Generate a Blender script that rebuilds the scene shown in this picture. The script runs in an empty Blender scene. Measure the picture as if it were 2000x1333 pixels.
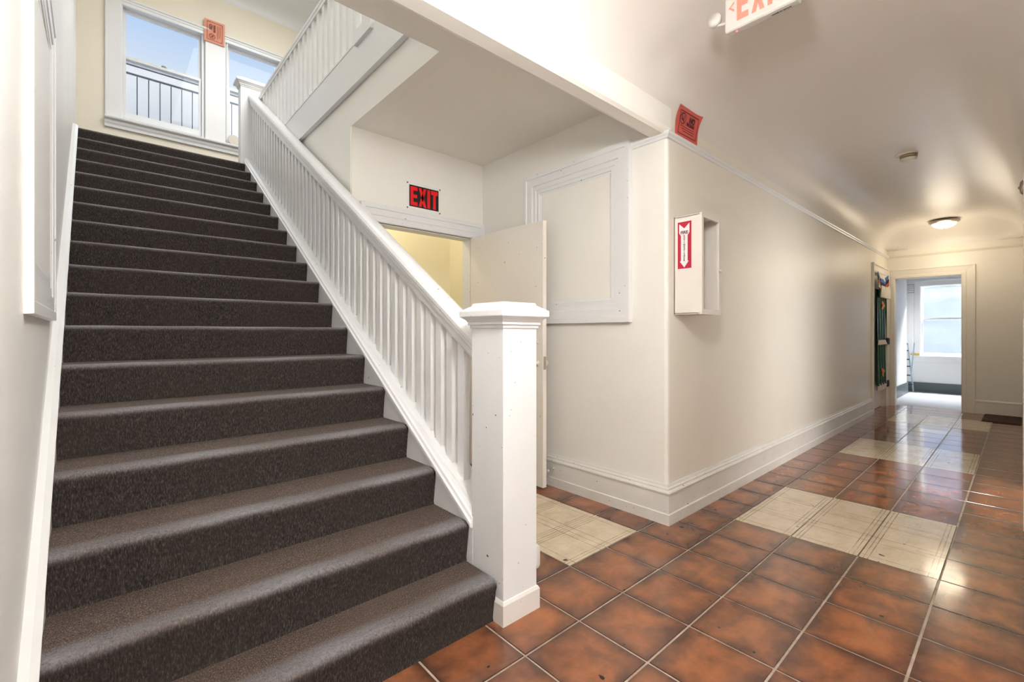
import bpy, bmesh, math, random
from mathutils import Vector, Matrix
random.seed(7)
S = bpy.context.scene
COL = S.collection

# ------------------------------------------------------------------ camera
YAW = math.radians(48.25)
cam_d = bpy.data.cameras.new('camera')
cam_d.sensor_width = 36.0
cam_d.lens = 36.0 * 888.9 / 2000.0
cam_d.shift_y = -(666.5 - 650.5) / 2000.0
cam_d.clip_start = 0.02
cam = bpy.data.objects.new('camera', cam_d)
COL.objects.link(cam)
cam.location = (0, 0, 1.2)
cam.rotation_euler = (math.pi / 2, 0, YAW - math.pi / 2)
S.camera = cam

# ------------------------------------------------------------------ world
W = bpy.data.worlds.new('world')
S.world = W
W.use_nodes = True
wn, wl = W.node_tree.nodes, W.node_tree.links
wn.clear()
w_out = wn.new('ShaderNodeOutputWorld')
w_bg = wn.new('ShaderNodeBackground')
w_tc = wn.new('ShaderNodeTexCoord')
w_sep = wn.new('ShaderNodeSeparateXYZ')
w_ramp = wn.new('ShaderNodeValToRGB')
wl.new(w_tc.outputs['Generated'], w_sep.inputs[0])
wl.new(w_sep.outputs['Z'], w_ramp.inputs[0])
e = w_ramp.color_ramp.elements
e[0].position = 0.0
e[0].color = (0.80, 0.87, 1.0, 1)
e[1].position = 0.95
e[1].color = (0.12, 0.33, 0.92, 1)
m_ = w_ramp.color_ramp.elements.new(0.405)
m_.color = (0.76, 0.86, 1.0, 1)
m_ = w_ramp.color_ramp.elements.new(0.52)
m_.color = (0.38, 0.63, 1.0, 1)
wl.new(w_ramp.outputs[0], w_bg.inputs['Color'])
w_bg.inputs['Strength'].default_value = 0.345
wl.new(w_bg.outputs[0], w_out.inputs[0])

# ------------------------------------------------------------------ daylight and added fill lights
def area(name, loc, target, sx, sy, power, col):
    d = bpy.data.lights.new(name, 'AREA')
    d.shape = 'RECTANGLE'
    d.size, d.size_y = sx, sy
    d.energy = power
    d.color = col
    o = bpy.data.objects.new(name, d)
    COL.objects.link(o)
    o.location = loc
    v = Vector(target) - Vector(loc)
    o.rotation_euler = v.to_track_quat('-Z', 'Y').to_euler()
    return o
area('daylight_landing_window', (1.0, 8.3, 6.4), (1.0, 6.0, 6.4), 2.6, 1.1, 45, (0.86, 0.93, 1.0))
area('fill_stairwell', (1.75, 3.9, 5.98), (1.75, 3.9, 0), 1.3, 3.6, 50, (0.95, 0.975, 1.0))  # fill light added above the stairwell, out of view
area('fill_behind_camera', (1.15, -10.2, 1.45), (1.15, 1.0, 1.45), 2.3, 2.5, 80, (1.0, 0.99, 0.975))  # fill light added far behind the camera
area('fill_hall_side', (4.8, -1.85, 1.5), (4.8, 0.5, 1.3), 1.7, 1.9, 25, (1.0, 0.975, 0.95))  # fill light for the hall, in an added side room
area('daylight_far_room', (13.3, 0.6, 3.4), (10.9, 0.8, 1.0), 2.4, 1.6, 620, (0.93, 0.96, 1.0))

vs = S.view_settings
vs.view_transform = 'Standard'
vs.look = 'None'
vs.gamma = 1.0
vs.exposure = 1.42
vs.use_curve_mapping = False

# ------------------------------------------------------------------ materials
class NT:
    def __init__(s, name):
        m = bpy.data.materials.new(name)
        m.use_nodes = True
        s.m, s.n, s.l = m, m.node_tree.nodes, m.node_tree.links
        s.b = s.n['Principled BSDF']
    def node(s, t, **kw):
        n = s.n.new(t)
        for k, v in kw.items():
            setattr(n, k, v)
        return n
    def coord(s, kind='Object', scale=None):
        if kind == 'Position':
            o = s.node('ShaderNodeNewGeometry').outputs['Position']
        else:
            o = s.node('ShaderNodeTexCoord').outputs[kind]
        if scale:
            mp = s.node('ShaderNodeMapping')
            mp.inputs['Scale'].default_value = scale
            s.l.new(o, mp.inputs['Vector'])
            o = mp.outputs[0]
        return o
    def noise(s, vec, scale, detail=4, rough=0.55, dist=0.0):
        n = s.node('ShaderNodeTexNoise')
        n.inputs['Scale'].default_value = scale
        n.inputs['Detail'].default_value = detail
        n.inputs['Roughness'].default_value = rough
        n.inputs['Distortion'].default_value = dist
        s.l.new(vec, n.inputs['Vector'])
        return n.outputs['Fac']
    def ramp(s, fac, stops):
        r = s.node('ShaderNodeValToRGB')
        el = r.color_ramp.elements
        while len(el) < len(stops):
            el.new(0.5)
        for i, (p, c) in enumerate(stops):
            el[i].position = p
            el[i].color = (*c, 1) if len(c) == 3 else c
        s.l.new(fac, r.inputs[0])
        return r.outputs[0]
    def mix(s, fac, a, b, mode='MIX'):
        n = s.node('ShaderNodeMix', data_type='RGBA', blend_type=mode)
        for sock, v in ((n.inputs['Factor'], fac), (n.inputs[6], a), (n.inputs[7], b)):
            if hasattr(v, 'links'):
                s.l.new(v, sock)
            elif isinstance(v, (int, float)):
                sock.default_value = v
            else:
                sock.default_value = (*v, 1)
        return n.outputs[2]
    def math(s, op, a, b=None, c=None):
        n = s.node('ShaderNodeMath', operation=op)
        for i, v in enumerate((a, b, c)):
            if v is None:
                continue
            if hasattr(v, 'links'):
                s.l.new(v, n.inputs[i])
            else:
                n.inputs[i].default_value = v
        return n.outputs[0]
    def bump(s, h, strength=0.2, dist=0.01):
        n = s.node('ShaderNodeBump')
        n.inputs['Strength'].default_value = strength
        n.inputs['Distance'].default_value = dist
        s.l.new(h, n.inputs['Height'])
        s.l.new(n.outputs[0], s.b.inputs['Normal'])
    def col(s, v):
        if hasattr(v, 'links'):
            s.l.new(v, s.b.inputs['Base Color'])
        else:
            s.b.inputs['Base Color'].default_value = (*v, 1)
    def set(s, **kw):
        for k, v in kw.items():
            k = k.replace('_', ' ')
            s.b.inputs[k].default_value = v
        return s

def plain(name, c, rough=0.5, **kw):
    t = NT(name)
    p = t.coord('Position')
    n = t.noise(p, 6, 3)
    t.col(t.mix(n, tuple(x * 0.94 for x in c), tuple(min(1, x * 1.05) for x in c)))
    t.set(Roughness=rough, **kw)
    return t.m

def paint(name, c, rough=0.45, dirt=0.10, bump=0.12, bscale=14, chips=0.0, dirtcol=None, streak=False):
    t = NT(name)
    p = t.coord('Position')
    big = t.noise(p, 1.3, 5, 0.6)
    dc = dirtcol or tuple(x * y for x, y in zip(c, (0.80, 0.76, 0.70)))
    f = t.math('MULTIPLY', t.ramp(big, [(0.42, (0, 0, 0)), (0.75, (1, 1, 1))]), dirt * 3)
    col = t.mix(f, c, dc)
    if chips:
        sp = t.noise(t.coord('Position'), 46, 2, 0.5)
        k = t.ramp(sp, [(0.765 - chips, (0, 0, 0)), (0.785 - chips, (1, 1, 1))])
        col = t.mix(k, col, (0.07, 0.06, 0.05))
    t.col(col)
    t.set(Roughness=rough)
    fine = t.noise(t.coord('Position', (1, 1, 0.25) if streak else None), bscale, 5, 0.6)
    t.bump(fine, bump, 0.012)
    return t.m

M = {}
M['cream'] = paint('cream_wall_paint', (0.88, 0.855, 0.80), 0.36, 0.06, 0.10, 9)
M['cream_gloss'] = paint('cream_gloss_wall_paint', (0.83, 0.785, 0.70), 0.40, 0.06, 0.16, 7, streak=True)
M['ceiling'] = paint('cream_gloss_ceiling_paint', (0.80, 0.755, 0.71), 0.34, 0.05, 0.22, 6)
M['nook_ceiling'] = paint('cream_ceiling_paint', (0.90, 0.87, 0.81), 0.5, 0.04, 0.05, 9)
M['offwhite'] = paint('off_white_wall_paint', (0.83, 0.82, 0.785), 0.4, 0.08, 0.10, 8)
M['white'] = paint('white_trim_paint', (0.81, 0.815, 0.82), 0.32, 0.06, 0.06, 22, chips=0.03)
M['white_clean'] = paint('white_gloss_trim_paint', (0.82, 0.825, 0.83), 0.28, 0.03, 0.05, 22)
M['dirty_white'] = paint('scuffed_white_trim_paint', (0.82, 0.80, 0.76), 0.36, 0.16, 0.06, 22, chips=0.035, dirtcol=(0.50, 0.46, 0.40))
M['string_white'] = paint('worn_white_string_paint', (0.69, 0.69, 0.675), 0.36, 0.10, 0.06, 22, chips=0.02)
M['door_cream'] = paint('cream_door_paint', (0.85, 0.805, 0.735), 0.4, 0.05, 0.03, 12, chips=0.02)
M['upper_cream'] = paint('upper_cream_wall_paint', (0.86, 0.79, 0.66), 0.45, 0.03, 0.05, 9)
M['yellow_room'] = paint('yellow_room_paint', (0.84, 0.79, 0.63), 0.5, 0.03, 0.05, 9)
M['white_room'] = paint('white_room_paint', (0.84, 0.84, 0.83), 0.5, 0.03, 0.05, 9)
M['grey_base'] = paint('dark_grey_skirting_paint', (0.10, 0.125, 0.13), 0.4, 0.05, 0.05, 20)
M['ext_white'] = paint('white_exterior_boards', (0.74, 0.75, 0.77), 0.6, 0.03, 0.02, 20)
M['ext_grey'] = plain('grey_exterior_trim', (0.14, 0.15, 0.18), 0.6)
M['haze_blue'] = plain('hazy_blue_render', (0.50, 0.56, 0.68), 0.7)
M['metal'] = plain('brushed_nickel', (0.48, 0.43, 0.36), 0.3, Metallic=0.9)
M['chrome'] = plain('chrome', (0.8, 0.8, 0.8), 0.15, Metallic=1.0)
M['black'] = plain('black_plastic', (0.012, 0.012, 0.013), 0.4)
M['black_print'] = plain('black_print', (0.008, 0.008, 0.009), 0.35)
M['red_print'] = plain('red_print', (0.80, 0.006, 0.012), 0.35)
M['crimson_print'] = plain('crimson_print', (0.50, 0.012, 0.05), 0.35)
M['white_print'] = plain('white_print', (0.85, 0.83, 0.80), 0.4)
M['dark_print'] = plain('dark_print', (0.10, 0.012, 0.02), 0.5)
M['coral'] = plain('coral_red_paper', (0.62, 0.11, 0.085), 0.6)
M['peach'] = plain('faded_orange_paper', (0.80, 0.33, 0.22), 0.6)
M['brown_print'] = plain('faded_brown_print', (0.22, 0.05, 0.04), 0.6)
M['ivory_plastic'] = plain('ivory_plastic', (0.72, 0.66, 0.56), 0.35)
M['aged_plastic'] = plain('aged_brown_plastic', (0.30, 0.22, 0.11), 0.4)
M['sign_white'] = plain('white_sign_plastic', (0.54, 0.51, 0.47), 0.35)
M['cabinet'] = plain('ivory_enamel', (0.80, 0.75, 0.69), 0.35)
M['grey_plastic'] = plain('grey_plastic', (0.45, 0.47, 0.47), 0.5)
M['steel_blue'] = plain('blue_grey_metal', (0.30, 0.38, 0.45), 0.4)
M['yellow'] = plain('yellow_plastic', (0.75, 0.52, 0.10), 0.5)
M['green_satin'] = plain('green_satin', (0.006, 0.075, 0.045), 0.24)
M['orange_cloth'] = plain('orange_cloth', (0.62, 0.20, 0.04), 0.7)
M['white_cloth'] = plain('white_cloth', (0.78, 0.74, 0.68), 0.8)
M['blue_cloth'] = plain('blue_cloth', (0.07, 0.16, 0.45), 0.7)
M['navy_cloth'] = plain('navy_cloth', (0.010, 0.015, 0.04), 0.7)
M['red_cloth'] = plain('red_orange_cloth', (0.52, 0.10, 0.03), 0.7)
M['glass'] = NT('window_glass').set(Roughness=0.0, IOR=1.45).m

t = NT('window_glass_clear')
t.n.remove(t.b)
tr = t.node('ShaderNodeBsdfTransparent')
gl = t.node('ShaderNodeBsdfGlossy')
gl.inputs['Roughness'].default_value = 0.03
fr = t.node('ShaderNodeFresnel')
mx = t.node('ShaderNodeMixShader')
ge = t.node('ShaderNodeNewGeometry')
ff = t.math('MULTIPLY', fr.outputs[0], t.math('MULTIPLY', 0.4, t.math('SUBTRACT', 1.0, ge.outputs['Backfacing'])))
t.l.new(ff, mx.inputs[0])
t.l.new(tr.outputs[0], mx.inputs[1])
t.l.new(gl.outputs[0], mx.inputs[2])
t.l.new(mx.outputs[0], t.n['Material Output'].inputs[0])
M['glass'] = t.m

t = NT('dusty_window_glass')
t.n.remove(t.b)
tr = t.node('ShaderNodeBsdfTransparent')
df = t.node('ShaderNodeBsdfTranslucent')
df.inputs['Color'].default_value = (0.85, 0.90, 1, 1)
mx = t.node('ShaderNodeMixShader')
p = t.coord('Position', (1, 1, 2.2))
f = t.ramp(t.noise(p, 2.4, 4, 0.6, 0.8), [(0.3, (0.0, 0.0, 0.0)), (0.75, (0.016, 0.016, 0.016))])
t.l.new(f, mx.inputs[0])
t.l.new(tr.outputs[0], mx.inputs[1])
t.l.new(df.outputs[0], mx.inputs[2])
t.l.new(mx.outputs[0], t.n['Material Output'].inputs[0])
M['dusty_glass'] = t.m

def emit(name, c, strength, base=None):
    t = NT(name)
    t.col(base or c)
    t.b.inputs['Emission Color'].default_value = (*c, 1)
    t.b.inputs['Emission Strength'].default_value = strength
    return t.m
M['lamp_glass'] = emit('lit_lamp_glass', (1.0, 0.88, 0.68), 0.75, (0.9, 0.88, 0.8))
M['exit_lit'] = emit('lit_exit_letters', (1.0, 0.15, 0.10), 0.36, (0.6, 0.14, 0.10))
M['led'] = emit('red_indicator_led', (1.0, 0.05, 0.08), 3.0)

# carpet
t = NT('dark_stair_carpet')
p = t.coord('Position')
fib = t.noise(t.coord('Position', (1.0, 0.5, 0.25)), 270, 3, 0.7)
fib2 = t.noise(p, 95, 3, 0.65)
mid = t.noise(p, 3.0, 5, 0.65)
col = t.ramp(fib, [(0.34, (0.018, 0.0135, 0.012)), (0.52, (0.060, 0.046, 0.040)), (0.72, (0.20, 0.155, 0.125))])
col = t.mix(t.ramp(mid, [(0.35, (0, 0, 0)), (0.7, (0.45, 0.45, 0.45))]), col, (0.075, 0.054, 0.042))
col = t.mix(t.math('MULTIPLY', t.ramp(fib2, [(0.45, (0, 0, 0)), (0.7, (1, 1, 1))]), 0.35), col, (0.022, 0.020, 0.021))
ta = t.node('ShaderNodeAttribute', attribute_name='painted_toplight')  # light from above put into the colour: paler treads, darker risers
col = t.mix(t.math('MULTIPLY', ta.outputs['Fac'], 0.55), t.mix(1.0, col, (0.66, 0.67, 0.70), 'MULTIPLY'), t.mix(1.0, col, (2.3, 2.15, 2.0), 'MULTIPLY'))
wa = t.node('ShaderNodeAttribute', attribute_name='painted_glint')  # bluish band on the nosings stands in for the window highlight
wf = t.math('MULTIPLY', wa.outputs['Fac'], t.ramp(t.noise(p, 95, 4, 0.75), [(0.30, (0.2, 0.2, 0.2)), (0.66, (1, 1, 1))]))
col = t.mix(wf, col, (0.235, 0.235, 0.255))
t.col(col)
t.set(Roughness=0.85)
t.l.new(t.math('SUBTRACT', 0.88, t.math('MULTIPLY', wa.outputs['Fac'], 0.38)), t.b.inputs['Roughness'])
t.b.inputs['Sheen Weight'].default_value = 0.06
t.b.inputs['Sheen Roughness'].default_value = 0.35
t.b.inputs['Sheen Tint'].default_value = (0.90, 0.93, 1.0, 1)
t.b.inputs['Specular IOR Level'].default_value = 0.2
t.bump(t.noise(p, 210, 3, 0.7), 0.55, 0.006)
M['carpet'] = t.m

t = NT('pale_grey_carpet')
p = t.coord('Position')
t.col(t.ramp(t.noise(p, 60, 4, 0.7), [(0.3, (0.24, 0.25, 0.26)), (0.7, (0.42, 0.43, 0.45))]))
t.set(Roughness=0.9)
t.bump(t.noise(p, 150, 3), 0.4, 0.005)
M['grey_carpet'] = t.m

t = NT('brown_doormat')
p = t.coord('Position')
t.col(t.ramp(t.noise(p, 25, 4, 0.7), [(0.35, (0.02, 0.014, 0.011)), (0.75, (0.13, 0.055, 0.03))]))
t.set(Roughness=0.95)
t.bump(t.noise(p, 120, 3), 0.6, 0.006)
M['mat'] = t.m

# floor tiles (vinyl): mottled terracotta with darker borders, and ivory insert tiles with printed lines
TX, TY = 0.30935, 0.32062
def tile_mat(name, white):
    t = NT(name)
    oc = t.coord('Object')
    pos = t.coord('Position')
    sep = t.node('ShaderNodeSeparateXYZ')
    t.l.new(oc, sep.inputs[0])
    ax = t.math('DIVIDE', t.math('ABSOLUTE', sep.outputs['X']), TX / 2)
    ay = t.math('DIVIDE', t.math('ABSOLUTE', sep.outputs['Y']), TY / 2)
    info = t.node('ShaderNodeObjectInfo')
    n1 = t.noise(pos, 7.0, 4, 0.6, 0.4)
    n2 = t.noise(t.coord('Position', (1.0, 3.2, 1.0)), 5.0, 4, 0.6)
    if not white:
        edge = t.math('MAXIMUM', t.math('POWER', ax, 4.0), t.math('POWER', ay, 3.0))
        k = t.math('ADD', t.math('MULTIPLY', edge, 0.42), t.math('MULTIPLY', n1, 0.9))
        k = t.math('ADD', k, t.math('MULTIPLY', n2, 0.35))
        k = t.math('ADD', k, t.math('MULTIPLY', info.outputs['Random'], 0.12))
        col = t.ramp(t.math('MULTIPLY', k, 0.62), [(0.25, (0.43, 0.158, 0.062)), (0.38, (0.33, 0.118, 0.048)), (0.52, (0.20, 0.075, 0.036)), (0.66, (0.095, 0.042, 0.027))])
        dust = t.ramp(t.noise(pos, 2.2, 5, 0.6), [(0.5, (0, 0, 0)), (0.8, (1, 1, 1))])
        col = t.mix(t.math('MULTIPLY', dust, 0.22), col, (0.36, 0.24, 0.18))
    else:
        col = t.ramp(t.noise(pos, 9, 4, 0.6), [(0.3, (0.60, 0.485, 0.34)), (0.75, (0.78, 0.67, 0.52))])
        def line(a, at, w):
            return t.math('LESS_THAN', t.math('ABSOLUTE', t.math('SUBTRACT', a, at)), w)
        ln = t.math('MAXIMUM', line(ax, 0.70, 0.016), line(ay, 0.74, 0.014))
        ln = t.math('MAXIMUM', ln, line(ay, 0.86, 0.012))
        ln = t.math('MULTIPLY', ln, t.ramp(n1, [(0.32, (0.15, 0.15, 0.15)), (0.55, (0.95, 0.95, 0.95))]))
        col = t.mix(ln, col, (0.26, 0.19, 0.11))
        scr = t.ramp(t.noise(t.coord('Position', (2.0, 14.0, 1.0)), 5, 5, 0.7), [(0.56, (0, 0, 0)), (0.74, (0.6, 0.6, 0.6))])
        col = t.mix(scr, col, (0.36, 0.28, 0.18))
    spots = t.ramp(t.noise(pos, 19, 1, 0.4), [(0.765, (0, 0, 0)), (0.78, (1, 1, 1))])
    col = t.mix(spots, col, (0.02, 0.014, 0.010))
    t.col(col)
    r = t.ramp(t.noise(pos, 3.2, 5, 0.65), [(0.3, (0.05, 0.05, 0.05)), (0.75, (0.22, 0.22, 0.22))])
    t.l.new(r, t.b.inputs['Roughness'])
    t.b.inputs['Coat Weight'].default_value = 0.25
    t.b.inputs['Coat Roughness'].default_value = 0.08
    t.bump(t.noise(t.coord('Position', (0.6, 1.6, 1)), 7, 4, 0.6), 0.03, 0.004)
    return t.m
M['tile_brown'] = tile_mat('terracotta_vinyl_tile', False)
M['tile_white'] = tile_mat('ivory_vinyl_tile', True)
t = NT('pale_grout')
p = t.coord('Position')
t.col(t.ramp(t.noise(p, 12, 4, 0.6), [(0.3, (0.30, 0.22, 0.16)), (0.65, (0.56, 0.46, 0.37))]))
t.set(Roughness=0.45)
M['grout'] = t.m
M['grout_dark'] = plain('brown_grout', (0.10, 0.065, 0.035), 0.5)

# ------------------------------------------------------------------ helpers
def mesh(name, verts, faces, mat, parent=None, smooth=False, bevel=0.0, seg=2):
    me = bpy.data.meshes.new(name)
    me.from_pydata([tuple(v) for v in verts], [], faces)
    bm = bmesh.new()
    bm.from_mesh(me)
    bmesh.ops.recalc_face_normals(bm, faces=bm.faces)
    if bevel:
        bmesh.ops.bevel(bm, geom=[e_ for e_ in bm.edges if len(e_.link_faces) == 2 and e_.calc_face_angle(0) > 0.5], offset=bevel, segments=seg, affect='EDGES', profile=0.6, clamp_overlap=True)
    bm.to_mesh(me)
    bm.free()
    me.materials.append(mat)
    if smooth:
        for f in me.polygons:
            f.use_smooth = True
    o = bpy.data.objects.new(name, me)
    COL.objects.link(o)
    if parent:
        o.parent = parent
        if parent.type == 'EMPTY':
            o.matrix_parent_inverse = Matrix.Translation(parent.location).inverted() if parent.location.length else Matrix()
    return o

BOXF = [(0, 3, 2, 1), (4, 5, 6, 7), (0, 1, 5, 4), (1, 2, 6, 5), (2, 3, 7, 6), (3, 0, 4, 7)]
def boxv(x0, x1, y0, y1, z0, z1):
    return [(x0, y0, z0), (x1, y0, z0), (x1, y1, z0), (x0, y1, z0), (x0, y0, z1), (x1, y0, z1), (x1, y1, z1), (x0, y1, z1)]
def box(name, x0, x1, y0, y1, z0, z1, mat, parent=None, bevel=0.0, seg=2):
    return mesh(name, boxv(x0, x1, y0, y1, z0, z1), BOXF, mat, parent, bevel=bevel, seg=seg)
def boxes(name, lst, mat, parent=None):
    v, f = [], []
    for b in lst:
        o = len(v)
        v += boxv(*b)
        f += [tuple(i + o for i in q) for q in BOXF]
    return mesh(name, v, f, mat, parent)
def prism(name, prof, axis, a0, a1, mat, parent=None, smooth=False, bevel=0.0):
    """prof = 2D loop; axis 'x' -> (y,z), 'y' -> (x,z), 'z' -> (x,y)"""
    def P(q, a):
        return {'x': (a, q[0], q[1]), 'y': (q[0], a, q[1]), 'z': (q[0], q[1], a)}[axis]
    n = len(prof)
    v = [P(q, a0) for q in prof] + [P(q, a1) for q in prof]
    f = [tuple(range(n)), tuple(range(2 * n - 1, n - 1, -1))] + [(i, (i + 1) % n, n + (i + 1) % n, n + i) for i in range(n)]
    return mesh(name, v, f, mat, parent, smooth, bevel)
def lathe(name, prof, c, mat, parent=None, seg=28, axis='z'):
    v, f = [], []
    n = len(prof)
    for i in range(seg):
        a = 2 * math.pi * i / seg
        for r, h in prof:
            q = (r * math.cos(a), r * math.sin(a), h)
            if axis == 'x':
                q = (q[2], q[0], q[1])
            if axis == 'y':
                q = (q[0], q[2], q[1])
            v.append((c[0] + q[0], c[1] + q[1], c[2] + q[2]))
    for i in range(seg):
        for j in range(n - 1):
            a, b = i * n + j, ((i + 1) % seg) * n + j
            f.append((a, b, b + 1, a + 1))
    f.append(tuple(i * n for i in range(seg)))
    f.append(tuple(i * n + n - 1 for i in range(seg)))
    o = mesh(name, v, f, mat, parent)
    for pl in o.data.polygons:
        pl.use_smooth = len(pl.vertices) == 4
    return o
def rod(name, a, b, r, mat, parent=None, seg=8):
    a, b = Vector(a), Vector(b)
    d = (b - a).normalized()
    u = d.orthogonal().normalized()
    w = d.cross(u)
    v = []
    for p_ in (a, b):
        for i in range(seg):
            t_ = 2 * math.pi * i / seg
            v.append(p_ + u * (r * math.cos(t_)) + w * (r * math.sin(t_)))
    f = [tuple(range(seg)), tuple(range(2 * seg - 1, seg - 1, -1))] + [(i, (i + 1) % seg, seg + (i + 1) % seg, seg + i) for i in range(seg)]
    return mesh(name, v, f, mat, parent)
def empty(name, loc):
    o = bpy.data.objects.new(name, None)
    o.location = loc
    o.empty_display_size = 0.1
    COL.objects.link(o)
    return o
def tag(o, label, cat, group=None):
    o['label'] = label
    o['category'] = cat
    if group:
        o['group'] = group
    return o
def struct(o, label=None, cat=None):
    o['kind'] = 'structure'
    if label:
        o['label'] = label
    if cat:
        o['category'] = cat
    return o

def casing(parent, O, A, N, a0, a1, b0, b1, prof, mat, sides=('left', 'right', 'head', 'sill'), names=None, mats=None):
    """mitred frame round the rectangle a0..a1 x b0..b1 (a along A, b up); prof = [(outward, proud)...] open profile"""
    O, A, N = Vector(O), Vector(A), Vector(N)
    B = Vector((0, 0, 1))
    def P(a, b, v):
        return O + A * a + B * b + N * v
    cor = {'bl': (a0, b0, -1, -1), 'br': (a1, b0, 1, -1), 'tr': (a1, b1, 1, 1), 'tl': (a0, b1, -1, 1)}
    ends = {'left': ('bl', 'tl'), 'right': ('tr', 'br'), 'head': ('tl', 'tr'), 'sill': ('br', 'bl')}
    has_sill = 'sill' in sides
    for s in sides:
        v, f = [], []
        full = prof + [(prof[-1][0], -0.005), (prof[0][0], -0.005)]
        for c in ends[s]:
            a, b, sa, sb = cor[c]
            for u, h in full:
                sbb = sb if (has_sill or sb > 0) else 0
                v.append(P(a + sa * u, b + sbb * u, h))
        n = len(full)
        f = [(i, (i + 1) % n, n + (i + 1) % n, n + i) for i in range(n)]
        f += [tuple(range(n)), tuple(range(2 * n - 1, n - 1, -1))]
        nm = (names or {}).get(s, {'left': 'side_casing', 'right': 'side_casing', 'head': 'head_casing', 'sill': 'bottom_casing'}[s])
        mesh(nm, v, f, (mats or {}).get(s, mat), parent)

def moulding(name, pts, prof, mat, parent=None, side=1):
    """prof [(out, z)] closed loop swept along xy polyline pts with mitred corners; 'out' is to the right of travel * side"""
    P = [Vector((p_[0], p_[1])) for p_ in pts]
    z0 = [p_[2] if len(p_) > 2 else 0.0 for p_ in pts]
    v, f = [], []
    n = len(prof)
    for i, p_ in enumerate(P):
        d1 = (P[i] - P[i - 1]).normalized() if i else (P[1] - P[0]).normalized()
        d2 = (P[i + 1] - P[i]).normalized() if i < len(P) - 1 else d1
        n1 = Vector((d1.y, -d1.x)) * side
        n2 = Vector((d2.y, -d2.x)) * side
        m = (n1 + n2)
        m = m / max(0.2, m.dot(n1))
        for u, z in prof:
            v.append((p_.x + m.x * u, p_.y + m.y * u, z0[i] + z))
    for i in range(len(P) - 1):
        for j in range(n):
            f.append((i * n + j, i * n + (j + 1) % n, (i + 1) * n + (j + 1) % n, (i + 1) * n + j))
    f.append(tuple(range(n)))
    k = (len(P) - 1) * n
    f.append(tuple(range(k + n - 1, k - 1, -1)))
    return mesh(name, v, f, mat, parent)

def text_obj(name, s, size, O, right, up, mat, parent, bold=0.0, sx=1.0, depth=0.0006, align='CENTER'):
    cu = bpy.data.curves.new(name, 'FONT')
    cu.body = s
    cu.size = size
    cu.align_x = align
    cu.align_y = 'CENTER'
    cu.offset = bold
    cu.extrude = depth
    o = bpy.data.objects.new(name, cu)
    COL.objects.link(o)
    dg = bpy.context.evaluated_depsgraph_get()
    me = bpy.data.meshes.new_from_object(o.evaluated_get(dg))
    bpy.data.objects.remove(o)
    R, U = Vector(right).normalized(), Vector(up).normalized()
    Nn = R.cross(U)
    for vv in me.vertices:
        c = vv.co.copy()
        vv.co = Vector(O) + R * (c.x * sx) + U * c.y + Nn * c.z
    me.materials.clear()
    me.materials.append(mat)
    o = bpy.data.objects.new(name, me)
    COL.objects.link(o)
    if parent:
        o.parent = parent
        o.matrix_parent_inverse = Matrix.Translation(parent.location).inverted()
    return o

LET = {
    'E': (0.64, [[(0, 0), (0.26, 0), (0.26, 1), (0, 1)], [(0.26, 0), (0.64, 0), (0.64, 0.2), (0.26, 0.2)], [(0.26, 0.41), (0.60, 0.41), (0.60, 0.59), (0.26, 0.59)], [(0.26, 0.8), (0.64, 0.8), (0.64, 1), (0.26, 1)]]),
    'X': (0.78, [[(0, 0), (0.27, 0), (0.78, 1), (0.51, 1)], [(0.51, 0), (0.78, 0), (0.27, 1), (0, 1)]]),
    'I': (0.26, [[(0, 0), (0.26, 0), (0.26, 1), (0, 1)]]),
    'T': (0.66, [[(0.2, 0), (0.46, 0), (0.46, 0.78), (0.2, 0.78)], [(0, 0.78), (0.66, 0.78), (0.66, 1), (0, 1)]]),
    '<': (0.36, [[(0, 0.5), (0.13, 0.5), (0.36, 0.78), (0.36, 1.0)], [(0, 0.5), (0.36, 0.0), (0.36, 0.22), (0.13, 0.5)]]),
}
def letter(name, ch, O, right, up, w, h, depth, mat, parent):
    R, U = Vector(right), Vector(up)
    Nn = R.cross(U)
    sw, polys = LET[ch]
    v, f = [], []
    for pl in polys:
        o0 = len(v)
        for lift in (0, depth):
            for x, y in pl:
                v.append(Vector(O) + R * (x / sw * w) + U * (y * h) + Nn * lift)
        f += [(o0, o0 + 1, o0 + 2, o0 + 3), (o0 + 4, o0 + 5, o0 + 6, o0 + 7)] + [(o0 + i, o0 + (i + 1) % 4, o0 + 4 + (i + 1) % 4, o0 + 4 + i) for i in range(4)]
    return mesh(name, v, f, mat, parent)

# ------------------------------------------------------------------ key dimensions
LW = lambda y, off=0.0: -0.132 + off - 0.0168 * y      # left wall face (very slightly out of square)
XN, YH, YB, XS = 2.632, 1.485, 3.36, 1.378             # nook right wall, hall wall, nook back wall, stair-side wall
XE, ZH, ZN = 9.68, 2.85, 2.76                           # hall end wall, hall ceiling, nook ceiling
YW = 7.35                                               # landing window wall
RISE, RUN = 0.1765, 0.2737
NY = lambda k: 1.448 if k == 1 else 1.0975 + RUN * k    # nosing positions
NL = lambda y: RISE * (y - 1.0975) / RUN                # nosing line
ZL = RISE * 18                                          # landing level
ZU = 6.05                                               # upper ceiling

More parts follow.
